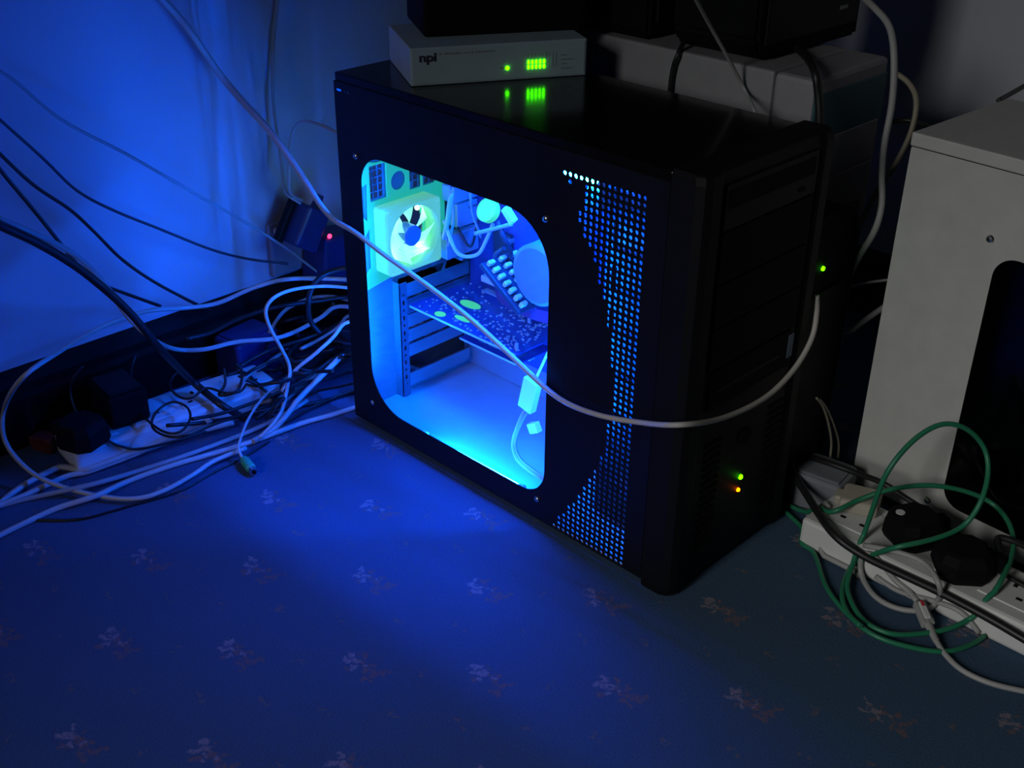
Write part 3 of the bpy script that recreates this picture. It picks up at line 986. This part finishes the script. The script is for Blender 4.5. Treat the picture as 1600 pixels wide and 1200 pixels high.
obj('pins', cyl(a + d * .0335, a + d * .0355, .0026, 10), blackm, gp_)
# bundle of cables over the carpet
fl_ = [
    ('white cable of the floor bundle lying nearest the power strip', [(-30, 818, .004), (10, 778, .004), (55, 748, .006), (110, 722, .008), (170, 703, .010), (240, 690, .010), (310, 674, .012), (365, 660, .014)], .0036, wcab),
    ('second pale cable of the floor bundle, just in front of the first', [(-30, 800, .0045), (30, 778, .004), (90, 750, .005), (150, 726, .006), (220, 700, .008), (290, 672, .02), (330, 655, .03)], .0034, wcab),
    ('grey cable of the floor bundle reaching the foot of the black tower', [(-30, 852, .003), (30, 822, .003), (90, 794, .004), (150, 775, .010), (200, 752, .004), (270, 727, .004), (340, 707, .004), (400, 688, .005), (470, 662, .005), (520, 648, .004), (575, 630, .004)], .0033, wcab),
    ('middle grey cable of the floor bundle fading into the tangle', [(-30, 800, .003), (50, 778, .003), (140, 758, .012), (220, 735, .003), (290, 712, .004), (350, 690, .004), (400, 670, .006), (440, 650, .008), (480, 626, .010)], .0030, gcab),
    ('short thick pale cable rising from the bundle to the tower', [(395, 690, .006), (430, 668, .010), (455, 640, .016), (463, 628, .02), (490, 600, .03), (530, 560, .05)], .0036, wcab),
    ('pale cable slanting from the S curve up to the tower back', [(440, 612, .03), (460, 580, .05), (490, 555, .07), (520, 528, .09), (545, 502, .11)], .0024, wcab),
    ('blue-lit cable low behind the tower, over the end of the tangle', [(420, 622, .02), (455, 612, .02), (490, 590, .02), (520, 572, .02), (560, 552, .02)], .0030, gcab),
    ('dark cable snaking on the carpet in front of the pale bundle', [(40, 812, .002), (120, 812, .002), (170, 800, .002), (215, 787, .002), (280, 768, .002), (330, 740, .002), (385, 712, .002), (420, 690, .002)], .0014, bcab),
]
for lb, L_, r, m in fl_:
    cable(lb, Z(L_), r, m)
# thin black leads curled over the strip
ld_ = [
    ('thin black lead curled in a small ring over the white strip', [(400, 640, .02), (365, 652, .03), (330, 665, .04), (295, 680, .045), (262, 682, .042), (238, 668, .042), (243, 645, .044), (268, 628, .048), (292, 636, .05), (297, 655, .048), (280, 676, .046), (250, 672, .045), (215, 640, .045), (205, 610, .05), (206, 575, .06), (212, 555, .07)], .0015),
    ('thin black lead in a wide loop above the middle of the white strip', [(385, 600, .05), (375, 612, .05), (352, 614, .05), (322, 606, .05), (300, 622, .048), (280, 620, .046), (266, 605, .05), (270, 588, .055), (285, 578, .06)], .0016),
    ('thin dark lead arching over the left plug beside the skirting', [(200, 700, .02), (165, 690, .03), (145, 680, .045), (122, 650, .06), (110, 615, .08), (115, 590, .10), (130, 572, .11)], .0013),
    ('black lead bridging the strip end and the tangle', [(360, 655, .012), (310, 678, .012), (250, 695, .014), (210, 702, .016), (180, 694, .03), (150, 682, .04)], .0016),
    ('black lead hanging in a hook at the right end of the white strip', [(350, 575, .07), (352, 600, .055), (342, 618, .045), (372, 610, .05), (378, 580, .06), (368, 568, .07)], .0018),
    ('black cable looping out of the tower back over the pale pair', [(562, 418, .17), (535, 420, .165), (508, 428, .16), (490, 445, .15), (482, 470, .13), (484, 500, .10), (500, 520, .08)], .0034),
    ('black lead lying along the pale cable on the skirting board', [(560, 465, .10), (500, 470, .10), (430, 480, .10), (370, 500, .09), (330, 520, .08), (290, 530, .08)], .0028),
    ('dark lead running level behind the blue adapter', [(560, 500, .06), (490, 525, .06), (420, 548, .05), (370, 575, .04)], .0026),
    ('black lead looping low in the tangle near the tower foot', [(556, 610, .008), (520, 622, .006), (480, 640, .006), (440, 660, .006), (420, 640, .010), (440, 612, .03), (480, 590, .04), (520, 560, .05)], .0020),
    ('black lead twisting in the middle of the tangle', [(400, 655, .012), (430, 628, .02), (400, 600, .04), (380, 590, .05), (410, 570, .06), (450, 560, .05), (470, 585, .03), (440, 625, .015), (400, 640, .02)], .0022),
    ('black lead sloping from the strip to the tower foot', [(300, 655, .05), (350, 645, .035), (420, 620, .03), (470, 600, .03), (520, 590, .02), (560, 580, .015)], .0022),
    ('dark cable hugging the floor between strip and tower foot', [(260, 665, .04), (320, 660, .028), (380, 650, .01), (440, 640, .004), (500, 628, .004), (560, 612, .004)], .0024),
    ('black lead bunched beneath the pale pair at the tower back', [(556, 540, .03), (520, 520, .04), (470, 535, .05), (450, 560, .05), (480, 580, .04), (530, 570, .03), (556, 560, .03)], .0026),
]
for lb, L_, r in ld_:
    cable(lb, Z(L_), r, bcab)
rt = random.Random(11)
for k in range(18):
    x, y = rt.uniform(520, 566), rt.uniform(455, 600)
    P, a_ = [(x, y, rt.uniform(.02, .07))], rt.uniform(2.6, 3.2)
    for j in range(rt.randint(5, 8)):
        a_ += rt.uniform(-.6, .55)
        st = rt.uniform(22, 38)
        x, y = x + st * math.cos(a_), y - st * math.sin(a_) * .6 + 9
        y = min(max(y, 470 + (560 - x) * .28), 655)
        P.append((x, y, rt.uniform(.006, .055)))
    cable('thin black cable buried in the dark tangle behind the black tower', Z(P), rt.choice((.0014, .0018, .0024)), bcab if k % 5 else ncab, group='black cables in the tangle behind the tower')
for lb, P in (('pale cable end showing inside the tangle, nearest the blue adapter', [(372, 605, .05), (384, 590, .05), (398, 578, .052), (420, 566, .05), (440, 552, .04)]),
              ('pale cable arching at the back of the tangle under the cream cable', [(420, 520, .06), (440, 490, .075), (462, 475, .08), (485, 466, .08), (510, 463, .08), (548, 470, .07)]),
              ('short pale cable slanting below the arching one in the tangle', [(470, 545, .05), (500, 530, .05), (530, 510, .06), (556, 492, .07)]),
              ('pale lead at the floor of the tangle close to the tower', [(440, 632, .012), (475, 600, .014), (505, 582, .016), (530, 570, .016), (562, 556, .016)])):
    cable(lb, Z(P), .0024, gcab)
# wires of the connector on the wall
cable('grey wire rising from the blue connector and arching to the tower top', [k1 + Vector((0, -.003, .035)), at(453, 300, 0, -.19), at(452, 255, 0, -.185), at(456, 210, 0, -.17), at(470, 190, 0, -.15), at(497, 194, 0, -.10), at(525, 207, 0, -.04), at(545, 216, 0, -.01)], .0019, gcab)
cable('faint grey wire going straight up the wall from the blue connector', [k1 + Vector((.004, -.008, .033)), at(446, 300, 0, -.20), at(441, 262, 0, -.212), at(434, 215, 0, -.222), at(427, 160, 0, -.23), at(426, 90, 0, -.236), at(432, 20, 0, -.238), at(440, -40, 0, -.238)], .0019, gcab)

# right side: cables over the grey tower
cable('white cable dangling in a hook before the grey tower, left of beige case', [at(1348, -5, 1, .36), at(1368, 14, 1, .34), at(1390, 42, 1, .33), at(1397, 90, 1, .32), at(1394, 160, 1, .315), at(1382, 225, 1, .31), at(1378, 275, 1, .31), at(1378, 320, 1, .305), at(1366, 362, 1, .30), at(1340, 405, 1, .31), at(1320, 450, 1, .31), at(1310, 490, 1, .32), at(1312, 515, 1, .33), at(1328, 517, 1, .33), at(1352, 500, 1, .34), at(1384, 478, 1, .36)], .0034, gcab)
cable('tan cable behind the dangling white one, beside the grey tower', [at(1396, 112, 1, .42), at(1420, 130, 1, .42), at(1432, 158, 1, .41), at(1424, 205, 1, .40), at(1400, 255, 1, .39), at(1370, 300, 1, .38), at(1345, 348, 1, .37), at(1335, 380, 1, .37)], .0030, tcab)
cable('black cable hanging over the left part of the grey tower panel', [at(1068, 66, 1, .262), at(1060, 84, 1, .247), at(1052, 105, 1, .246), at(1047, 140, 1, .246), at(1046, 190, 1, .246)], .0026, bcab)
cable('black cable hanging over the front edge of the grey tower', [at(1235, 70, 2, .461), at(1255, 84, 2, .461), at(1272, 108, 1, .249), at(1279, 150, 1, .246), at(1281, 200, 1, .245), at(1281, 260, 1, .245)], .0042, bcab)
cable('thin grey cable reaching down to the far edge of the tower top', [dep(1075, -25, 1.02), dep(1092, 8, 1.06), dep(1112, 45, 1.1), dep(1140, 95, 1.14), dep(1165, 143, 1.17), at(1178, 170, 1, .2022), at(1180, 190, 1, .203)], .0018, gcab)
cable('black cable on the wall above the beige case', [at(1560, 157, 1, .55), at(1580, 146, 1, .6), at(1605, 132, 1, .66), at(1650, 110, 1, .72)], .0028, bcab)
cable('dark cable crossing behind the tan cable to the beige case', [at(1396, 190, 1, .44), at(1420, 188, 1, .44), at(1450, 198, 1, .45)], .0025, bcab)
for i, lb in enumerate(('left one of two yellowish wires in the dark gap between the towers', 'right one of two yellowish wires in the dark gap between the towers')):
    cable(lb, [at(1276 + i * 4, 622 + i * 2, 0, .49), at(1286 + i * 4, 636, 0, .49), at(1294 + i * 7, 660, 0, .49), at(1299 + i * 11, 690, 0, .49), at(1297 + i * 12, 716, 0, .49)], .0013, tcab)
cable('grey wire crossing the dark gap beside the beige case', [at(1300, 448, 1, .33), at(1330, 447, 1, .34), at(1352, 442, 1, .345), at(1390, 437, 1, .36)], .0016, gcab)

# right side on the carpet: power leads, green patch cable, grey network cable
cable('thick black cable slanting along the front of the right power strip', [at(1222, 695, 2, .05), at(1240, 738, 2, .044), at(1262, 775, 2, .040)] + [at(a, b, 1, .165) for a, b in ((1300, 832), (1345, 866), (1400, 893), (1470, 926), (1540, 963), (1600, 998), (1660, 1034))], .0042, bcab)
cable('black lead from the dotted plug back over the adapter', [Vector((p1[0] + .016, p1[1] + .036, .045)), at(1418, 780, 2, .058), at(1380, 755, 2, .066), at(1335, 738, 2, .06), at(1290, 722, 2, .058), at(1250, 710, 2, .045)], .0033, bcab)
cable('black lead of the plain plug leaving over the beige case foot', [Vector((p2[0] + .03, p2[1] + .026, .047)), at(1558, 842, 2, .055), at(1585, 846, 2, .055), at(1620, 862, 2, .05), at(1680, 890, 2, .05)], .0036, bcab)
cable('second black lead lying across the strip beyond the plain plug', Z([(1520, 868, .040), (1560, 892, .0385), (1600, 915, .0385), (1670, 950, .0385)]), .0024, bcab)
cable('bright green patch cable coiled over the right power strip', Z([(1225, 785, .006), (1258, 800, .010), (1300, 800, .045), (1340, 782, .055), (1390, 765, .07), (1450, 758, .075), (1510, 768, .07), (1555, 790, .06), (1580, 825, .055), (1582, 865, .05), (1560, 915, .045), (1530, 955, .020), (1490, 980, .010), (1440, 990, .006), (1390, 990, .006), (1350, 970, .006), (1328, 935, .006), (1325, 905, .010),
      (1345, 850, .03), (1362, 800, .07), (1385, 740, .12), (1425, 690, .15), (1470, 663, .165), (1510, 670, .16), (1538, 700, .14), (1544, 740, .12), (1532, 785, .10), (1505, 822, .075), (1460, 842, .068), (1400, 855, .06), (1360, 868, .03), (1335, 880, .010), (1320, 905, .006), (1316, 935, .006), (1330, 965, .006), (1370, 995, .006), (1430, 1013, .004), (1480, 1018, .004), (1520, 1006, .004), (1545, 988, .004)]), .0026, grn)
cable('darker green cable looping on the carpet beside the black tower', Z([(1228, 800, .004), (1258, 830, .004), (1275, 870, .004), (1290, 915, .004), (1315, 950, .004), (1345, 978, .012)]), .0024, grn)
cable('grey network cable curled at the strip, ending in a clear plug', Z([(1350, 852, .04), (1400, 862, .050), (1445, 880, .05), (1468, 915, .045), (1465, 940, .012), (1440, 954, .008), (1400, 950, .004), (1365, 930, .004), (1345, 895, .008), (1350, 865, .03), (1375, 875, .030), (1405, 905, .016), (1433, 940, .010)]), .0028, gcab)
cable('grey network cable running off over the carpet to the right', Z([(1462, 1000, .006), (1475, 1020, .004), (1500, 1045, .003), (1540, 1065, .003), (1590, 1078, .003), (1660, 1090, .003)]), .0027, gcab)
cable('pale cable tucked under the black one at the strip corner', Z([(1262, 805, .004), (1300, 840, .004), (1328, 880, .004), (1342, 900, .004)]), .0028, gcab)
cable('grey cable lying half under the front of the power strip', Z([(1385, 885, .010), (1420, 910, .006), (1460, 935, .014), (1500, 955, .018), (1540, 978, .004)]), .0026, gcab)
a, b = at(1434, 938, 2, .012), at(1454, 985, 2, .006)
rj = thing('connector', 'clear network plug with a red mark on the green coil', 'connector', ((a + b) / 2).xy.to_3d())
d = (b - a).normalized()
Mq = Matrix.Translation((a + b) / 2) @ d.to_track_quat('Y', 'Z').to_matrix().to_4x4()
obj('body', bx((-.006, -.015, -.004), (.006, .013, .004), .0012, M=Mq), gcab, rj)
obj('latch', bx((-.003, -.012, .004), (.003, .008, .0065), .0008, M=Mq), white, rj)
obj('red_mark', bx((-.0015, -.013, .0063), (.0015, -.006, .0072), .0003, M=Mq), mat('red_mark', (.5, .04, .05), .5), rj)
obj('boot', cyl(b - d * .012, at(1463, 1002, 2, .006), .0042, 12, r2=.003), gcab, rj)
